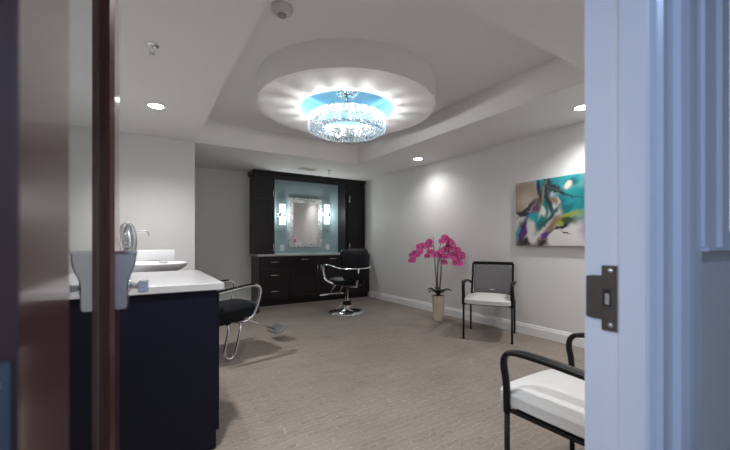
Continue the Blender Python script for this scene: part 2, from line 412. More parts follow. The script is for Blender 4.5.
def tower(x0, x1, label, hx, left):
    t = thing('tall_wall_cabinet', label, 'cabinet', ((x0+x1)/2, (UY+YB)/2, TOPZ), 0, 'tall upper cabinets of the back vanity')
    w = (x1-x0)/2; cy = (UY+YB)/2; y0 = UY-cy; y1 = YB-cy-.002; z = TOPZ
    b = B(); box(b, -w, w, y0+.02, y1, 0.001, 2.38-z); obj('body', b, M['espresso'], t)
    a0, a1 = (-w+.002, w-.002) if left else (-w+.05, w-.002)
    for z0, z1, zh in ((.012, 1.00, .12), (1.01, 1.40, 1.11)):
        b = B(); shaker(b, a0, a1, y0, z0, z1); d = obj('door', b, M['espresso'], t)
        b = B(); pull(b, (a1-.03) if left else (a0+.03), y0, zh, .15, True); obj('door_pull', b, M['nickel'], d)
    b = B(); ex = .035
    L = -w-ex if left else -w; R = w
    # crown moulding on top
    pr = [(y0+.0, 2.36-z), (y0-.008, 2.365-z), (y0-.012, 2.385-z), (y0-.038, 2.415-z), (y0-.042, 2.438-z), (y1, 2.438-z), (y1, 2.36-z)]
    prism(b, pr, L, R, 'x'); obj('crown_moulding', b, M['espresso'], t)
tower(1.68, 2.05, 'tall dark upper cabinet left of the mirror, standing on the counter', 0, True)
tower(3.54, XR-.012, 'tall dark upper cabinet right of the mirror, in the room corner', 0, False)
b = B()
prism(b, [(UY+.02, 2.36), (UY-.008, 2.365), (UY-.012, 2.385), (UY-.038, 2.415), (UY-.042, 2.438), (YB-.002, 2.438), (YB-.002, 2.42), (UY+.02, 2.42)], 2.052, 3.538, 'x')
box(b, 2.052, 3.538, UY-.002, UY+.02, 2.30, 2.36)
tag(obj('valance', b, M['espresso']), 'dark wood valance and crown bridging the two upper cabinets at the ceiling', 'valance')
b = B(); box(b, 2.052, 3.538, YB-.006, YB-.0005, TOPZ, 2.43); o = struct('wall_vanity_panel', b, M['blue'])

# mirror
mx0, mx1, mz0, mz1 = 2.475, 3.115, 1.045, 2.03
def at(u, v, y):   # world point seen at pixel u, v on the plane y
    t = (u-365)/F; r = (.5334+.8458*t)/(.8458-.5334*t); x = r*y; d = .5334*x+.8458*y
    return x, CAMZ + (HZ-v)*d/F
mx0 = at(289, 198, 6.66)[0]; mx1 = at(322, 198, 6.66)[0]
mr = thing('wall_mirror', 'rectangular mirror in wide silver mosaic frame on the blue wall', 'mirror', ((mx0+mx1)/2, 6.67, mz0))
w = (mx1-mx0)/2; h = mz1-mz0; fw = .095
b = B()
for s in (-1, 1):
    x0, x1 = (w-fw, w) if s > 0 else (-w, -w+fw)
    box(b, x0, x1, -.012, .02, 0, h, .006)
box(b, -w+fw, w-fw, -.012, .02, 0, fw, .006); box(b, -w+fw, w-fw, -.012, .02, h-fw, h, .006)
obj('frame', b, M['mosaic'], mr)
b = B(); box(b, -w+fw-.004, w-fw+.004, .004, .018, fw-.004, h-fw+.004); obj('mirror_glass', b, M['mirror'], mr)

# sconces and outlets
def sconce(u, label):
    x, z = at(u, 214.5, 6.62)
    t = thing('wall_sconce', label, 'wall lamp', (x, 6.65, z), 0, 'wall sconces beside the mirror')
    b = B(); box(b, -.045, .045, .025, .044, -.06, .06, .004); obj('backplate', b, M['chrome'], t)
    b = B(); box(b, -.085, .085, .004, .008, -.20, .20, .001); obj('glass_plate', b, M['glass'], t)
    for s in (-1, 1):
        b = B(); tube(b, [(0,-.03,s*.04),(0,-.03,s*.20)], .06, 24, flat=(.062,.03)); obj('lamp_tube', b, M['sconceg'], t)
    b = B(); tube(b, [(0,-.03,-.038),(0,-.03,.038)], .06, 24, flat=(.058,.028)); rod(b, (0,-.03,0), (0,.03,0), .012); box(b, -.085, .085, -.004, .004, -.008, .008); obj('clasp', b, M['chrome'], t)
    L = bpy.data.lights.new('sconce_light', 'POINT'); L.energy = 3.5; L.color = (.93,1,.97); L.shadow_soft_size = .05
    l = bpy.data.objects.new('sconce_light', L); C.objects.link(l); l.location = (x, 6.53, z)
sconce(282.5, 'glowing vertical wall sconce left of the mirror')
sconce(327.0, 'glowing vertical wall sconce right of the mirror')
def outlet(u, v, label):
    x, z = at(u, v, YB)
    t = thing('wall_outlet', label, 'outlet', (x, YB-.007, z), 0, 'outlets on the blue vanity wall')
    b = B(); box(b, -.04, .04, -.006, 0, -.06, .06, .003); obj('cover_plate', b, M['plasticw'], t)
    for s in (-1, 1):
        b = B(); box(b, -.017, .017, -.008, -.004, s*.024-.014, s*.024+.014, .003); k = obj('socket', b, M['plasticw'], t)
        b = B(); box(b, -.008, -.005, -.0085, -.0075, s*.024-.006, s*.024+.006); box(b, .005, .008, -.0085, -.0075, s*.024-.006, s*.024+.006); obj('slot', b, M['darkgap'], k)
outlet(281.8, 248, 'white outlet on the blue wall under the left sconce')
outlet(327.5, 247, 'white outlet on the blue wall under the right sconce')

# ------------------------------------------------------------------ ceiling fittings
def downlight(x, y, label, z=ZC, on=True, e=24):
    t = thing('recessed_downlight', label, 'ceiling light', (x, y, z), 0, 'recessed ceiling downlights')
    b = B(); lathe(b, [(.062,-.001),(.088,-.006),(.092,-.004),(.092,-.0005),(.062,-.0005)], 0, 0, 40); obj('trim_ring', b, M['trim'], t)
    b = B(); lathe(b, [(0,-.003),(.063,-.003),(.063,-.0012),(0,-.0012)], 0, 0, 32); obj('lens', b, M['bulb'], t)
    L = bpy.data.lights.new('downlight_beam', 'SPOT'); L.energy = e*4; L.spot_size = 2.5; L.spot_blend = 1; L.shadow_soft_size = .05; L.color = (1,.985,.965)
    l = bpy.data.objects.new('downlight_beam', L); C.objects.link(l); l.location = (x, y, z-.012)
downlight(.105, 3.92, 'lit recessed downlight above the counter in the left lowered ceiling')
downlight(3.635, 4.21, 'lit recessed downlight in right ceiling border, the farther one from the doorway', e=6.5)
downlight(3.60, 1.763, 'lit recessed downlight partly behind the white door frame', e=15)
downlight(.1, 1.5, 'added fill downlight, out of view, in the lowered ceiling just inside the doorway')  # extra lamp added out of view to brighten the room
downlight(1.0, .9, 'added fill downlight, out of view, in the near ceiling border between doorway and tray', e=12)  # added, unseen: fills the near part of the room
downlight(3.0, .9, 'added fill downlight, out of view, near the foreground guest chair', e=6)  # added beyond the frame as more fill light
def deckpt(u, v, z):
    d = F*(z-CAMZ)/(HZ-v); l = (u-365)/F*d
    return .8458*l+.5334*d, -.5334*l+.8458*d
# smoke detector
x, y = deckpt(282, 8, ZT)
t = thing('smoke_detector', 'round white smoke detector on the raised ceiling above the drum', 'smoke detector', (x, y, ZT))
b = B(); lathe(b, [(0,-.0005),(.075,-.0005),(.075,-.012),(.066,-.018),(.060,-.036),(.045,-.046),(.030,-.048),(0,-.048)], 0, 0, 40); obj('housing', b, M['plastic'], t)
b = B(); lathe(b, [(0,-.047),(.030,-.047),(.028,-.058),(.02,-.064),(0,-.064)], 0, 0, 32); obj('sensor_cap', b, M['red_back'], t)
def sprinkler(u, v, label, r=.042):
    x, y = deckpt(u, v, ZC)
    t = thing('fire_sprinkler', label, 'sprinkler', (x, y, ZC), 0, 'ceiling fire sprinklers')
    b = B(); lathe(b, [(0,-.0005),(r,-.0005),(r,-.004),(r*.7,-.010),(r*.3,-.012),(0,-.012)], 0, 0, 32); obj('escutcheon', b, M['chrome'], t)
    b = B(); tube(b, [(0,0,-.01),(0,0,-.03)], .008)
    for s in (-1, 1): tube(b, catmull([(s*.006,0,-.02),(s*.014,0,-.032),(s*.010,0,-.046),(0,0,-.055)], 4), .0025, 6)
    obj('frame_arms', b, M['chrome'], t)
    b = B(); lathe(b, [(0,-.055),(.016,-.055),(.018,-.058),(0,-.058)], 0, 0, 16); obj('deflector', b, M['chrome'], t)
sprinkler(152, 45, 'chrome fire sprinkler on the left lowered ceiling')
sprinkler(329, 170.5, 'small fire sprinkler above the back vanity', .03)
x, y = deckpt(307, 169, ZC)
t = thing('air_vent', 'grey ceiling air vent grille above the vanity mirror', 'vent', (x, y, ZC))
b = B(); 
for s in (-1, 1): box(b, -.15, .15, s*.075-.01, s*.075+.01, -.008, -.0005, .002); box(b, s*.14-.01, s*.14+.01, -.085, .085, -.008, -.0005, .002)
obj('frame', b, M['plastic'], t)
b = B(); box(b, -.14, .14, -.075, .075, -.002, -.0005); obj('backing', b, M['darkgap'], t)
for k in range(6):
    b = B(); box(b, -.135, .135, -.062+k*.025-.008, -.062+k*.025+.004, -.007, -.002); obj('slat', b, M['plastic'], t)

# ------------------------------------------------------------------ chandelier
ch = thing('crystal_chandelier', 'round crystal ring chandelier hanging below the blue ceiling recess', 'chandelier', (DX, DY, 2.70))
b = B(); lathe(b, [(0,-.001),(.12,-.001),(.12,-.012),(.11,-.020),(.03,-.024),(0,-.024)], 0, 0, 40); obj('canopy', b, M['chrome'], ch)
for k in range(6):
    b = B(); a = k*PI/3+.2; lathe(b, [(0,-.022),(.02,-.022),(.024,-.03),(.02,-.045),(.008,-.05),(0,-.05)], .08*math.cos(a), .08*math.sin(a), 14); obj('canopy_stud', b, M['chrome'], ch)
RR = .390; zt, zb = 2.435-2.70, 2.285-2.70
b = B(); tube(b, [(0,0,-.02), (0,0,zt-.005)], .006); obj('stem', b, M['chrome'], ch)
b = B()
for k in range(3):
    a = k*2*PI/3+.4; rod(b, (0,0,-.09), (RR*math.cos(a)*.86, RR*math.sin(a)*.86, zt), .003, 6)
obj('suspension_wires', b, M['chrome'], ch)
def ringtube(r, z, rad): 
    b = B(); tube(b, [(r*math.cos(2*PI*k/72), r*math.sin(2*PI*k/72), z) for k in range(72)], rad, 6, closed=True); return b
obj('frame_ring', ringtube(RR-.012, zt, .005), M['chrome'], ch)
obj('frame_ring', ringtube(RR-.012, (zt+zb)/2, .004), M['chrome'], ch)
obj('frame_ring', ringtube(RR-.012, zb, .004), M['chrome'], ch)
obj('frame_ring', ringtube(.27, zb+.02, .004), M['chrome'], ch)
b = B(); 
def gem(bm, r, a, z0, z1, w, d):
    c, s = math.cos(a), math.sin(a); zm = .012
    pts = []
    for (dz, k) in ((z0, .45), (z0+zm, 1), (z1-zm, 1), (z1, .45)):
        ring = []
        for (pr, pt) in ((d/2,0),(d*.2,w/2),(-d/2,w/2*.8),(-d/2,-w/2*.8),(d*.2,-w/2)):
            R_ = r+pr*k; T_ = pt*k
            ring.append(bm.verts.new((R_*c-T_*s, R_*s+T_*c, dz)))
        pts.append(ring)
    for i in range(3):
        for k in range(5): bm.faces.new((pts[i][k], pts[i][(k+1)%5], pts[i+1][(k+1)%5], pts[i+1][k]))
    bm.faces.new(pts[0][::-1]); bm.faces.new(pts[3])
n = 48; w = 2*PI*RR/n*.68
g = B(); gem(g, RR, 0, zt-.072, zt-.002, w, .018); g1 = obj('crystal', g, M['crystal'], ch)
g = B(); gem(g, RR, 0, zb+.002, zt-.080, w, .018); g2 = obj('crystal', g, M['crystal'], ch)
for gg, off in ((g1, 0), (g2, .5)):
    for k in range(n):
        c = gg if k == 0 else gg.copy()
        if k: C.objects.link(c); c.parent = ch
        c.rotation_euler = (0, 0, 2*PI*(k+off)/n)
b = B()
for k in range(40): gem(b, .275, 2*PI*k/40, zb+.012, zb+.075, .034, .012)
for row, (r, n2) in enumerate(((.362, 54), (.338, 50), (.313, 46), (.290, 42))):
    for k in range(n2):
        a = 2*PI*(k+.5*(row % 2))/n2; t = B(); bmesh.ops.create_icosphere(t, subdivisions=1, radius=.0135)
        merge(b, t, Matrix.Translation((r*math.cos(a), r*math.sin(a), zb+.006+.004*row)))
o = obj('crystal_beads', b, M['crystal'], ch); o['kind'] = 'stuff'
for k in range(16):
    a = 2*PI*k/16; x, y, z = .330*math.cos(a), .330*math.sin(a), zt-.032
    b = B(); t = B(); bmesh.ops.create_icosphere(t, subdivisions=2, radius=.008); merge(b, t, Matrix.Translation((x, y, z)))
    obj('bulb', b, M['bulbc'], ch, True)
    L = bpy.data.lights.new('chandelier_light', 'SPOT'); L.energy = CHR; L.color = (1,.985,.97); L.shadow_soft_size = .020
    L.spot_size = math.radians(165); L.spot_blend = .5
    l = bpy.data.objects.new('chandelier_light', L); C.objects.link(l); l.location = (DX+x*1.03, DY+y*1.03, 2.70+z)
    l.rotation_euler = Vector((math.cos(a), math.sin(a), .12)).to_track_quat('-Z', 'Y').to_euler()
for k in range(6):
    a = 2*PI*k/6+.3; x, y, z = .215*math.cos(a), .215*math.sin(a), zb+.050
    b = B(); t = B(); bmesh.ops.create_icosphere(t, subdivisions=2, radius=.008); merge(b, t, Matrix.Translation((x, y, z)))
    obj('bulb', b, M['bulbc'], ch, True)
    b = B(); rod(b, (x*1.06, y*1.06, z), (x*1.27, y*1.27, z-.03), .003, 6); obj('bulb_arm', b, M['chrome'], ch)
    L = bpy.data.lights.new('chandelier_light', 'POINT'); L.energy = CHE; L.color = (1,.985,.97); L.shadow_soft_size = .013
    l = bpy.data.objects.new('chandelier_light', L); C.objects.link(l); l.location = (DX+x, DY+y, 2.70+z)


# ------------------------------------------------------------------ left counter (end panel towards the doorway)
cx1, cy0, cy1 = .378, 2.06, 3.10
t = thing('side_cabinet', 'large dark cabinet under the white counter beside the doorway', 'cabinet', (-.5, (cy0+cy1)/2, 0))
ox, oy = -.5, (cy0+cy1)/2
b = B(); box(b, XL-ox+.002, cx1-.045-ox, cy0+.012-oy, cy1-.01-oy, .0, .872); obj('body', b, M['navy'], t)
b = B(); box(b, XL-ox+.004, cx1-.040-ox, cy0+.004-oy, cy0+.012-oy, .10-.09, .872, .001); obj('end_panel', b, M['navy'], t)
dy = (cy1-cy0-.03)/2
for k in range(2):
    t2 = B(); shaker(t2, -dy/2+.002, dy/2-.002, 0, .10, .86); b = B()
    yc = cy0+.012+dy/2+k*dy-oy
    mtx = Matrix.Translation((cx1-.022-ox, yc, 0)) @ Matrix.Rotation(PI/2, 4, 'Z')
    merge(b, t2, mtx); d = obj('door', b, M['navy'], t)
    t2 = B(); pull(t2, (dy/2-.04)*(1 if k == 0 else -1), 0, .68, .14, True); b = B(); merge(b, t2, mtx); obj('door_pull', b, M['nickel'], d)
b = B(); box(b, XL+.002, cx1, cy0-.012, cy1, .873, .912, .004)
tag(obj('countertop', b, M['quartz']), 'thick white countertop of the dark side cabinet near the door', 'countertop')

# ------------------------------------------------------------------ wash basin with its cabinet, splash panel and tap
t = thing('basin_cabinet', 'dark cabinet carrying the wash basin behind the side counter', 'cabinet', (-.55, 3.92, 0))
b = B(); box(b, -.79, .55, -.50, .36, 0, .80); obj('body', b, M['navy'], t)
b = B(); box(b, -.79, .57, -.52, .36, .801, .835, .003); obj('top', b, M['quartz'], t)
b = B(); box(b, -.10, .02, 4.283, 4.30, .836, 1.055, .002)
b.free()
b = B(); box(b, -.12, .285, 4.262, 4.279, .836, 1.055, .003)
tag(obj('splash_panel', b, M['ceramic']), 'low white upright splash panel behind the wash basin', 'panel')
t = thing('wash_basin', 'white ceramic wash basin with a wide thin rim beyond the counter', 'basin', (-.03, 3.88, .836))
def ell_lathe(prof, sx, sy, seg=48):
    b = B(); lathe(b, prof, 0, 0, seg); b.transform(Matrix.Diagonal((sx, sy, 1, 1))); return b
b = ell_lathe([(0,0),(.22,0),(.26,.006),(.34,.035),(.39,.070),(.402,.095),(.400,.106),(.385,.108),(.36,.095),(.28,.05),(.12,.03),(0,.028)], 1, .78)
obj('bowl', b, M['ceramic'], t)
b = B(); lathe(b, [(0,.034),(.03,.034),(.034,.030),(0,.028)], 0, 0, 20); obj('drain', b, M['chrome'], t)
b = B(); box(b, .17, .25, .20, .26, .105, .116, .003); rod(b, (-.2,.25,.112), (.18,.25,.112), .006); obj('rim_fitting', b, M['chrome'], t)
# tap with curled hose
t = thing('basin_tap', 'chrome tap with curled hose and thin straight spout over the basin', 'tap', (-.12, 3.50, .836))
b = B(); lathe(b, [(0,0),(.04,0),(.04,.012),(.024,.02),(.02,.10),(.024,.12),(.02,.36),(.016,.40),(0,.405)], 0, .05, 24); obj('body', b, M['chrome'], t)
for k in range(3):
    b = B(); pts = []
    for i in range(40):
        a = 2*PI*i/40; rr = .10+.02*k
        pts.append((-.02+.048*math.cos(a)+.018*k, .02+.028*math.sin(a+k)-.02*k, .31+(.115+.012*k)*math.sin(a)+.0*k))
    tube(b, pts, .016, 12, closed=True); obj('hose_loop', b, M['chrome'], t)
b = B(); 
for k in range(7):
    z = .22+.036*k; t3 = B(); bmesh.ops.create_uvsphere(t3, u_segments=14, v_segments=10, radius=.021); merge(b, t3, Matrix.Translation((-.035+.035*math.sin(k*1.3)+.01, -.01, z)))
obj('knuckles', b, M['chrome'], t, True)
b = B(); tube(b, catmull([(0,.05,.385),(.05,.05,.392),(.13,.05,.392),(.155,.05,.388),(.160,.05,.372),(.160,.05,.352)], 5), .0075, 10); obj('spout', b, M['chrome'], t)

# ------------------------------------------------------------------ cushions
def cushion(sx, sy, sz, bev, crown=0, seg=4):
    t = B(); bmesh.ops.create_cube(t, size=1); t.transform(Matrix.Diagonal((sx, sy, sz, 1)))
    bmesh.ops.subdivide_edges(t, edges=t.edges[:], cuts=6, use_grid_fill=True)
    for v in t.verts:
        fx = 1-(2*v.co.x/sx)**2; fy = 1-(2*v.co.y/sy)**2
        if v.co.z > 0: v.co.z += crown*max(0, fx)*max(0, fy)
        # rounded plan corners
        ax, ay = abs(2*v.co.x/sx), abs(2*v.co.y/sy)
        k = max(0, (ax+ay)-1.55)*.16
        v.co.x *= (1-k); v.co.y *= (1-k)
        e = max(ax, ay)
        if e > .99: v.co.z *= .62
    for f in t.faces: f.smooth = True
    return t
def softobj(name, bm, m, parent):
    o = obj(name, bm, m, parent, True)
    s = o.modifiers.new('round', 'SUBSURF'); s.levels = 1; s.render_levels = 2
    return o

# ------------------------------------------------------------------ guest chair (faces +y locally)
def guest_chair(label, loc, rz):
    t = thing('guest_chair', label, 'chair', loc, rz, 'guest chairs with white seats')
    W = .265
    s = cushion(.53, .60, .085, 0, .022); s.transform(Matrix.Translation((0, .045, .450))); softobj('seat', s, M['seatw'], t)
    b = B(); box(b, -.235, .235, -.235, .235, .404, .420, .004)
    for sy in (-.235, .215): box(b, -W+.005, W-.005, sy, sy+.02, .400, .414, .003)
    for sx in (-1, 1): box(b, sx*(W-.012)-.01, sx*(W-.012)+.01, -.25, .25, .398, .414, .003)
    obj('seat_frame', b, M['steelblk'], t)
    for s_ in (-1, 1):
        # front leg running up into the looped armrest
        b = B(); tube(b, [(s_*W, .262, 0.003), (s_*W, .262, .10), (s_*W, .262, .42)], .012, 10); obj('leg', b, M['steelblk'], t)
        b = B(); tube(b, [(s_*W, -.262, .003), (s_*W, -.252, .42)], .012, 10); obj('leg', b, M['steelblk'], t)
        b = B()
        tube(b, catmull([(s_*W, .262, .40), (s_*W, .266, .52), (s_*W, .278, .595), (s_*(W+.002), .268, .640), (s_*(W+.005), .225, .662), (s_*(W+.008), .10, .664), (s_*(W+.006), -.08, .652), (s_*W, -.20, .635), (s_*(W-.01), -.262, .61)], 6), .013, 10, flat=(.020, .0125))
        ar = obj('armrest', b, M['steelblk'], t)
        b = B(); tube(b, catmull([(s_*(W+.004), .24, .660), (s_*(W+.008), .18, .672), (s_*(W+.010), .04, .670), (s_*(W+.008), -.10, .657)], 6), .02, 12, flat=(.027,.010)); obj('arm_pad', b, M['steelblk'], ar)
        b = B(); tube(b, catmull([(s_*(W-.01), -.250, .40), (s_*(W-.018), -.250, .55), (s_*(W-.022), -.285, .72), (s_*(W-.02), -.325, .86)], 6), .014, 10); obj('back_upright', b, M['steelblk'], t)
    # curved back panel
    def bk(x, z): 
        u = (z-.48)/(.38); return -.252 - .075*max(0, u)**1.6 - .035*(1-(x/.24)**2)
    nx, nz = 14, 10; b = B(); V = [[b.verts.new((-.225+.45*i/nx, bk(-.225+.45*i/nx, .475+.37*j/nz), .475+.37*j/nz)) for i in range(nx+1)] for j in range(nz+1)]
    for j in range(nz):
        for i in range(nx): f = b.faces.new((V[j][i], V[j][i+1], V[j+1][i+1], V[j+1][i])); f.smooth = True
    o = obj('mesh_back', b, M['mesh'], t); sd = o.modifiers.new('t', 'SOLIDIFY'); sd.thickness = .004
    b = B()
    b.free()
    for zz, r in ((.865, .02), (.475, .012)):
        b = B(); tube(b, [(x, bk(x, zz), zz) for x in [-.245+.49*i/16 for i in range(17)]], r, 8, flat=(r*.55, r)); obj('back_rail', b, M['steelblk'], t)
    b = B(); box(b, -.022, .022, bk(0,.53)+.003, bk(0,.53)+.006, .525, .533); k = obj('maker_tag', b, M['plasticw'], t); k['label'] = 'small pale tag on the mesh back'
    for sx in (-1, 1):
        for sy in (-.262, .262):
            b = B(); lathe(b, [(0,0),(.015,0),(.015,.014),(0,.016)], sx*W, sy, 14); obj('foot_glide', b, M['steelblk'], t)
    return t
fa = math.atan2(-.53, -.85)          # facing direction of the far chair
guest_chair('black mesh-back guest chair with white seat against the right wall beside the orchid', (3.565, 2.81, 0), fa-PI/2)
guest_chair('white-seated black guest chair in the foreground, cut off by the door frame', (1.60, .70, 0), 0)

# ------------------------------------------------------------------ styling chair at the vanity (faces +y)
t = thing('styling_chair', 'black salon styling chair on round chrome base facing the vanity', 'chair', (2.80, 5.0, 0), .05)
b = B(); lathe(b, [(0,0.0),(.295,0.0),(.30,.008),(.285,.022),(.20,.036),(.08,.046),(.05,.07),(0,.07)], 0, 0, 56); obj('base', b, M['chrome'], t)
b = B(); lathe(b, [(.05,.05),(.048,.20),(.036,.21),(.034,.215),(.026,.22),(.025,.42),(0,.42)], 0, 0, 28); obj('hydraulic_column', b, M['chrome'], t)
b = B(); box(b, -.05, .05, -.06, .05, .12, .20, .01); obj('pump_housing', b, M['vinyl'], t)
b = B(); tube(b, catmull([(-.04,-.02,.18),(-.14,-.08,.20),(-.20,-.12,.13),(-.27,-.14,.115)], 6), .009, 8)
tube(b, catmull([(.04,.0,.17),(.02,-.12,.14),(-.06,-.18,.12)], 6), .009, 8); box(b, -.34, -.24, -.155, -.125, .105, .118, .004); obj('pump_lever', b, M['chrome'], t)
s = cushion(.46, .48, .12, 0, .015); s.transform(Matrix.Translation((0, .01, .50))); softobj('seat', s, M['vinyl'], t)
s = cushion(.50, .50, .09, 0, .02); s.transform(Matrix.Translation((0, -.27, .79)) @ Matrix.Rotation(math.radians(82), 4, 'X')); 
for v in s.verts:
    z = v.co.z; k = 1+.05*(z-.8)/.24; v.co.x *= k; v.co.y += -.25*(v.co.x**2)*-1
softobj('backrest', s, M['vinyl'], t)
for sx in (-1, 1):
    b = B()
    P = [(sx*.24,-.30,.735),(sx*.30,-.24,.745),(sx*.315,-.10,.765),(sx*.315,.10,.78),(sx*.315,.20,.76),(sx*.31,.215,.70),(sx*.30,.17,.55),(sx*.26,.10,.50),(sx*.20,.02,.47)]
    tube(b, catmull(P, 6), .013, 10, flat=(.018,.010)); obj('armrest', b, M['chrome'], t)
b = B(); tube(b, catmull([(-.25,-.325,.735),(-.12,-.335,.728),(0,-.338,.725),(.12,-.335,.728),(.25,-.325,.735)], 5), .012, 10)
tube(b, [(0,-.345,.735),(0,-.335,.60),(0,-.29,.44)], .016, 10, flat=(.018,.008)); tube(b, [(0,-.29,.44),(0,0,.425)], .014); obj('back_bracket', b, M['chrome'], t)
b = B()
for sx in (-1, 1): tube(b, [(sx*.07,.22,.44),(sx*.10,.40,.26)], .010, 8)
tube(b, catmull([(-.10,.40,.26),(-.20,.44,.24),(-.22,.50,.24),(0,.52,.24),(.22,.50,.24),(.20,.44,.24),(.10,.40,.26)], 5), .011, 8)
box(b, -.2, .2, .42, .52, .235, .245, .004); obj('footrest', b, M['chrome'], t)

# ------------------------------------------------------------------ wash chair by the counter (local +y = facing)
fz = math.atan2(.27, .96) - PI/2
t = thing('wash_chair', 'black and chrome wash chair with extended footrest beside the side counter', 'chair', (.735, 3.83, 0), fz)
s = cushion(.47, .54, .16, 0, .01); s.transform(Matrix.Translation((0, .0, .430)) @ Matrix.Rotation(math.radians(4), 4, 'X')); softobj('seat', s, M['vinyl'], t)
s = cushion(.44, .42, .08, 0, .01); s.transform(Matrix.Translation((0, -.30, .62)) @ Matrix.Rotation(math.radians(68), 4, 'X')); softobj('backrest', s, M['vinyl'], t)
for sx in (-1, 1):
    b = B()
    P = [(sx*.27,-.32,.64),(sx*.275,-.15,.665),(sx*.275,.04,.695),(sx*.275,.15,.700),(sx*.275,.208,.67),(sx*.275,.212,.60),(sx*.27,.17,.46),(sx*.265,.12,.38),(sx*.25,.04,.345),(sx*.16,-.04,.34)]
    tube(b, catmull(P, 7), .0155, 12); a = obj('armrest', b, M['chrome'], t)
    b = B(); tube(b, catmull([(sx*.272,-.22,.672),(sx*.275,-.05,.695),(sx*.275,.10,.712),(sx*.275,.15,.712)], 5), .014, 10, flat=(.022,.010)); obj('arm_pad', b, M['vinyl'], a)
    # sled loop leg
    b = B()
    P = [(sx*.18,.03,.335),(sx*.23,.02,.33),(sx*.265,.0,.28),(sx*.27,-.03,.16),(sx*.27,-.06,.05),(sx*.27,-.105,.016),(sx*.27,-.16,.05),(sx*.27,-.15,.16),(sx*.265,-.12,.28),(sx*.23,-.11,.33),(sx*.18,-.11,.335)]
    tube(b, catmull(P, 6), .014, 12); obj('leg', b, M['chrome'], t)
b = B(); box(b, -.14, .14, -.16, .12, .315, .365, .01); obj('mechanism', b, M['steelblk'], t)
b = B(); tube(b, [(.0,.10,.35),(-.02,.60,.125)], .008, 10); obj('footrest_bar', b, M['chrome'], t)
b = B(); s = cushion(.24, .16, .018, 0, .0); merge(b, s, Matrix.Translation((-.02,.62,.135)) @ Matrix.Rotation(math.radians(28), 4, 'X')); o = obj('footplate', b, M['footpl'], t, True)

# ------------------------------------------------------------------ orchid
ox, oy = 3.66, 3.79
t = thing('potted_orchid', 'tall magenta orchid in a tapered beige pot on the carpet', 'plant', (ox, oy, 0))
b = B(); lathe(b, [(0,0),(.070,0),(.074,.004),(.092,.34),(.094,.36),(.086,.362),(.084,.34),(0,.34)], 0, 0, 8, False); obj('pot', b, M['pot'], t)
b = B(); lathe(b, [(0,.365),(.05,.362),(.083,.345)], 0, 0, 20); obj('moss', b, M['moss'], t)
for k in range(9):
    a = 2*PI*k/9+.3; L_ = .15+.03*(k % 3); b = B(); rows = []
    for i in range(9):
        s_ = i/8; r = L_*s_; z = .36+.10*math.sin(s_*2.2)*(.7+.3*(k % 2)); w = .032*math.sin(PI*min(1, s_*.93+.07))**.7+.002
        c, sn = math.cos(a), math.sin(a)
        rows.append([b.verts.new((r*c-q*w*sn, r*sn+q*w*c, z+abs(q)*.010)) for q in (-1, -.5, 0, .5, 1)])
    for i in range(8):
        for j in range(4): f = b.faces.new((rows[i][j], rows[i][j+1], rows[i+1][j+1], rows[i+1][j])); f.smooth = True
    o = obj('leaf', b, M['leaf'], t); sd = o.modifiers.new('t', 'SOLIDIFY'); sd.thickness = .003
def flower_mesh():
    b = B()
    for k, (a, L_, w) in enumerate([(90,.042,.022),(210,.042,.022),(330,.042,.022),(20,.046,.036),(160,.046,.036)]):
        a = math.radians(a); rows = []
        for i in range(6):
            s_ = i/5; r = .004+L_*s_; ww = w*math.sin(PI*(s_*.86+.10))**.75; z = .012*s_*s_-.004
            rows.append([b.verts.new((r*math.cos(a)-q*ww*math.sin(a), r*math.sin(a)+q*ww*math.cos(a), z+.006*abs(q)*s_)) for q in (-1,-.5,0,.5,1)])
        for i in range(5):
            for j in range(4): f = b.faces.new((rows[i][j], rows[i][j+1], rows[i+1][j+1], rows[i+1][j])); f.smooth = True
    t_ = B(); bmesh.ops.create_icosphere(t_, subdivisions=1, radius=.009); merge(b, t_, Matrix.Translation((0,-.004,.010)), 1)
    bmesh.ops.recalc_face_normals(b, faces=b.faces)
    me = bpy.data.meshes.new('flower'); b.to_mesh(me); b.free(); me.materials.append(M['petal']); me.materials.append(M['petalc']); return me
fm = flower_mesh()
# lateral direction seen from the doorway (right = (.8458,-.5334)); the sprays arch to both sides in the room
Rv = Vector((.8458,-.5334,0)); Fv = Vector((.5334,.8458,0))
def spray(base, pts, flo, seed):
    random.seed(seed)
    P = catmull([Vector(base)] + [Rv*a + Fv*f + Vector((0,0,z)) for a, f, z in pts], 8)
    b = B(); tube(b, P, [.006*(1-.55*i/len(P)) for i in range(len(P))], 8); st = obj('stem', b, M['stem'], t)
    for q in flo:
        i = q*(len(P)-1); p = P[int(i)]
        o = bpy.data.objects.new('flower', fm); C.objects.link(o); o.parent = st
        off = Rv*random.uniform(-.028,.028) - Fv*random.uniform(-.02,.06) + Vector((0,0,random.uniform(-.045,.04)))
        o.location = p + off
        d = (-Fv*1.0 + Rv*random.uniform(-.7,.7) + Vector((0,0,random.uniform(-.5,.3)))).normalized()
        qd = d.to_track_quat('Z', 'Y'); o.rotation_mode = 'QUATERNION'
        o.rotation_quaternion = qd; s_ = random.uniform(.85, 1.25); o.scale = (s_, s_, s_)
fl = lambda a, n: [a + (1-a)*i/(n-1) for i in range(n)]
spray((-.01,0,.35), [(-.03,-.01,.60),(-.06,-.03,.95),(-.09,-.04,1.10),(-.20,-.05,1.12),(-.32,-.05,1.00),(-.40,-.05,.87)], fl(.58, 15), 1)
spray((.0,.0,.35), [(-.02,-.02,.65),(-.02,-.05,.90),(-.08,-.07,.99),(-.17,-.08,.98)], fl(.84, 4), 2)
spray((.01,.0,.35), [(.03,.0,.70),(.01,-.03,1.02),(.06,-.05,1.17),(.14,-.06,1.13),(.24,-.05,1.00),(.33,-.04,.90)], fl(.48, 19), 3)
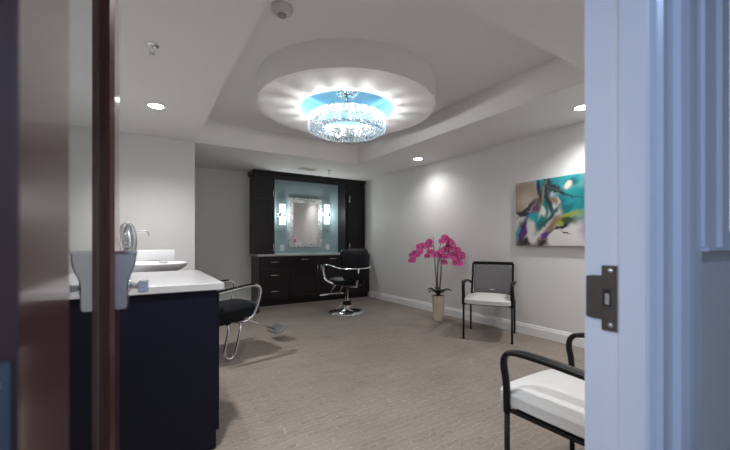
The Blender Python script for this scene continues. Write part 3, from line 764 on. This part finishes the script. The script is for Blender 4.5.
spray((.02,.0,.35), [(.05,.02,.72),(.04,.0,.95),(.10,-.04,1.05),(.19,-.05,.95),(.28,-.05,.85)], fl(.48, 15), 4)
spray((-.0,.01,.35), [(.0,.02,.70),(.01,.0,.90),(.05,-.06,.98),(.08,-.08,.88)], fl(.55, 8), 5)
spray((-.02,.01,.35), [(-.045,.02,.80),(-.07,.02,1.22)], [], 6)

# ------------------------------------------------------------------ abstract canvas on the right wall
def artmat():
    m = bpy.data.materials.new('abstract_paint'); m.use_nodes = True; nt = m.node_tree; bs = nt.nodes['Principled BSDF']
    bs.inputs['Roughness'].default_value = .35
    N = nt.nodes.new; L = nt.links.new
    tc = N('ShaderNodeTexCoord'); sx = N('ShaderNodeSeparateXYZ'); L(tc.outputs['Object'], sx.inputs[0])
    # u: 0 at left edge of the visible canvas, 1 per .72 m to the right ; v: 0 bottom, 1 top
    def mth(op, a, b_=None, c=None):
        n = N('ShaderNodeMath'); n.operation = op
        for i, q in enumerate((a, b_, c)):
            if q is None: continue
            if isinstance(q, (int, float)): n.inputs[i].default_value = q
            else: L(q, n.inputs[i])
        return n.outputs[0]
    n1 = N('ShaderNodeTexNoise'); n1.inputs['Scale'].default_value = 3.2; n1.inputs['Detail'].default_value = 3; L(tc.outputs['Object'], n1.inputs[0])
    n2 = N('ShaderNodeTexNoise'); n2.inputs['Scale'].default_value = 14; n2.inputs['Detail'].default_value = 5; L(tc.outputs['Object'], n2.inputs[0])
    s1 = N('ShaderNodeSeparateColor'); L(n1.outputs['Color'], s1.inputs[0]); s2 = N('ShaderNodeSeparateColor'); L(n2.outputs['Color'], s2.inputs[0])
    U = mth('MULTIPLY', sx.outputs['Y'], -1/.72); V = mth('MULTIPLY', sx.outputs['Z'], 1/.785)
    U = mth('ADD', U, mth('ADD', mth('MULTIPLY_ADD', s1.outputs[0], .22, -.11), mth('MULTIPLY_ADD', s2.outputs[0], .10, -.05)))
    V = mth('ADD', V, mth('ADD', mth('MULTIPLY_ADD', s1.outputs[1], .22, -.11), mth('MULTIPLY_ADD', s2.outputs[1], .10, -.05)))
    cur = (.58,.56,.54,1)
    curs = None
    def layer(cu, cv, ru, rv, deg, col, soft=.3, op=1.0):
        nonlocal curs
        a = math.radians(deg); c, s = math.cos(a), math.sin(a)
        du = mth('SUBTRACT', U, cu); dv = mth('SUBTRACT', V, cv)
        p = mth('MULTIPLY', mth('ADD', mth('MULTIPLY', du, c), mth('MULTIPLY', dv, s)), 1/ru)
        q = mth('MULTIPLY', mth('SUBTRACT', mth('MULTIPLY', dv, c), mth('MULTIPLY', du, s)), 1/rv)
        d = mth('SQRT', mth('ADD', mth('MULTIPLY', p, p), mth('MULTIPLY', q, q)))
        mr = N('ShaderNodeMapRange'); mr.interpolation_type = 'SMOOTHSTEP'
        mr.inputs[1].default_value = 1-soft; mr.inputs[2].default_value = 1+soft; mr.inputs[3].default_value = op; mr.inputs[4].default_value = 0
        L(d, mr.inputs[0]); mx = N('ShaderNodeMix'); mx.data_type = 'RGBA'; L(mr.outputs[0], mx.inputs[0])
        if curs is None: mx.inputs[6].default_value = cur
        else: L(curs, mx.inputs[6])
        mx.inputs[7].default_value = (*col, 1); curs = mx.outputs[2]
    teal = (.0,.13,.15); teal2 = (.01,.29,.33); dark = (.006,.012,.018); beige = (.30,.235,.175); tan = (.22,.14,.085)
    purple = (.13,.02,.22); lime = (.28,.32,.03); white = (.60,.585,.57)
    layer(.72, .98, .42, .16, 0, teal2, .3)             # teal top
    layer(.95, .62, .30, .28, 0, teal2, .4)
    layer(1.5, .7, .5, .5, 0, teal, .4)
    layer(.62, .88, .10, .07, 20, teal, .6)
    layer(.80, .66, .12, .09, -30, teal, .6)
    layer(.92, .92, .10, .05, 10, (.0,.09,.12), .6)
    layer(.88, .50, .12, .06, 25, teal, .6)
    layer(.58, .66, .16, .05, 70, (.0,.05,.06), .6)
    layer(.16, .76, .27, .27, 0, beige, .12)            # beige cloud
    layer(.20, .70, .14, .15, 0, (.42,.36,.30), .8)
    layer(.16, .50, .22, .035, -8, dark, .6)            # dark rim below it
    layer(.40, .64, .30, .055, 62, (.10,.075,.03), .5)  # olive brown diagonal
    layer(.28, .54, .16, .035, 45, purple, .6)
    layer(.30, .42, .13, .11, 40, teal2, .4)
    layer(.12, .22, .10, .22, -20, dark, .5)
    layer(.13, .20, .035, .15, -18, purple, .6)
    layer(.04, .20, .03, .10, -10, (.05,.25,.35), .6)
    layer(.34, .06, .34, .07, 6, (.03,.022,.016), .5)
    layer(.30, .22, .11, .20, 12, white, .25)
    layer(.55, .76, .09, .30, -4, teal, .5)
    layer(.62, .72, .04, .30, 12, dark, .6)
    layer(.44, .86, .035, .16, 20, dark, .6)
    layer(.66, .90, .20, .025, -35, dark, .6)
    layer(.46, .40, .20, .06, 62, (.0,.16,.17), .5)
    layer(.22, .60, .22, .03, 40, (.03,.02,.03), .6)
    layer(.53, .78, .022, .26, -8, tan, .6)
    layer(.50, .56, .045, .09, 0, white, .4)
    layer(.75, .54, .06, .16, 8, white, .4)
    layer(.70, .68, .04, .10, 30, tan, .6)
    layer(.78, .78, .30, .018, -28, dark, .7)
    layer(.88, .88, .06, .05, 0, (.75,.62,.50), .5)
    layer(.62, .43, .26, .045, 38, (.0,.07,.06), .6)
    layer(.85, .36, .26, .055, 18, lime, .5)
    layer(.62, .28, .24, .05, 42, tan, .6)
    layer(.76, .24, .30, .035, 20, dark, .6)
    layer(.90, .33, .12, .04, -12, (.03,.06,.02), .5)
    layer(.80, .11, .26, .12, 4, white, .15)
    layer(.86, .17, .10, .008, -22, dark, .6)
    layer(.50, .17, .05, .05, 50, purple, .6)
    layer(1.35, .25, .25, .2, 20, purple, .5, .6)
    L(curs, bs.inputs['Base Color'])
    return m
art = artmat()
t = thing('abstract_painting', 'unframed abstract canvas of teal, beige, purple and white swirls on right wall', 'painting', (XR-.004, 2.745, 1.094))
b = B(); box(b, -.038, -.002, -1.17, 0, 0, .785, .003); o = obj('canvas', b, art, t)
b = B(); 
for yy in (-1.12, -.05): box(b, -.004, .003, yy-.02, yy+.02, .02, .765)
for zz in (.02, .745): box(b, -.004, .003, -1.12, -.05, zz, zz+.02)
obj('stretcher_bars', b, M['stem'], t)

# ------------------------------------------------------------------ added hallway fill light (unseen ceiling panel) and world
def fill_panel(x, y, sx, sy, z, e, col, label):
    t = thing('added_fill_panel', label, 'ceiling light', (x, y, z))
    b = B(); 
    for s in (-1, 1): box(b, -sx/2, sx/2, s*(sy/2-.01)-.01, s*(sy/2-.01)+.01, -.02, -.0005); box(b, s*(sx/2-.01)-.01, s*(sx/2-.01)+.01, -sy/2, sy/2, -.02, -.0005)
    obj('frame', b, M['trim'], t)
    b = B(); box(b, -sx/2+.02, sx/2-.02, -sy/2+.02, sy/2-.02, -.012, -.001); obj('diffuser', b, M['hall_fill_em'], t)
    L = bpy.data.lights.new('hall_fill_light', 'AREA'); L.shape = 'RECTANGLE'; L.size = sx-.06; L.size_y = sy-.06; L.energy = e; L.color = col
    l = bpy.data.objects.new('hall_fill_light', L); C.objects.link(l); l.location = (x, y, z-.022)
M['hall_fill_em'] = mat('hall_fill_glow', (1,1,1), .5, emit=(.55,.72,1), estr=2)
fill_panel(-.9, -.7, 1.2, .3, 2.6, 16, (.47,.64,1), 'added cool fill panel, out of view, on the hallway ceiling outside the doorway')  # unseen panel added to throw cool light on the jamb and casing
w_ = bpy.data.worlds.new('World'); S.world = w_; w_.use_nodes = True
w_.node_tree.nodes['Background'].inputs[0].default_value = (.5,.6,.75,1); w_.node_tree.nodes['Background'].inputs[1].default_value = .3

# ------------------------------------------------------------------ camera
cam = bpy.data.cameras.new('camera'); co = bpy.data.objects.new('camera', cam); C.objects.link(co)
cam.sensor_width = 36; cam.lens = F/730*36; cam.shift_y = (HZ-225)/730
co.location = (0, 0, CAMZ); co.rotation_euler = (PI/2, 0, -YAW); cam.clip_start = .01
cam.dof.use_dof = True; cam.dof.focus_distance = 5.0; cam.dof.aperture_fstop = 3.2
S.camera = co
S.view_settings.view_transform = 'Standard'; S.view_settings.look = 'None'; S.view_settings.gamma = 1
S.view_settings.exposure = 1.02
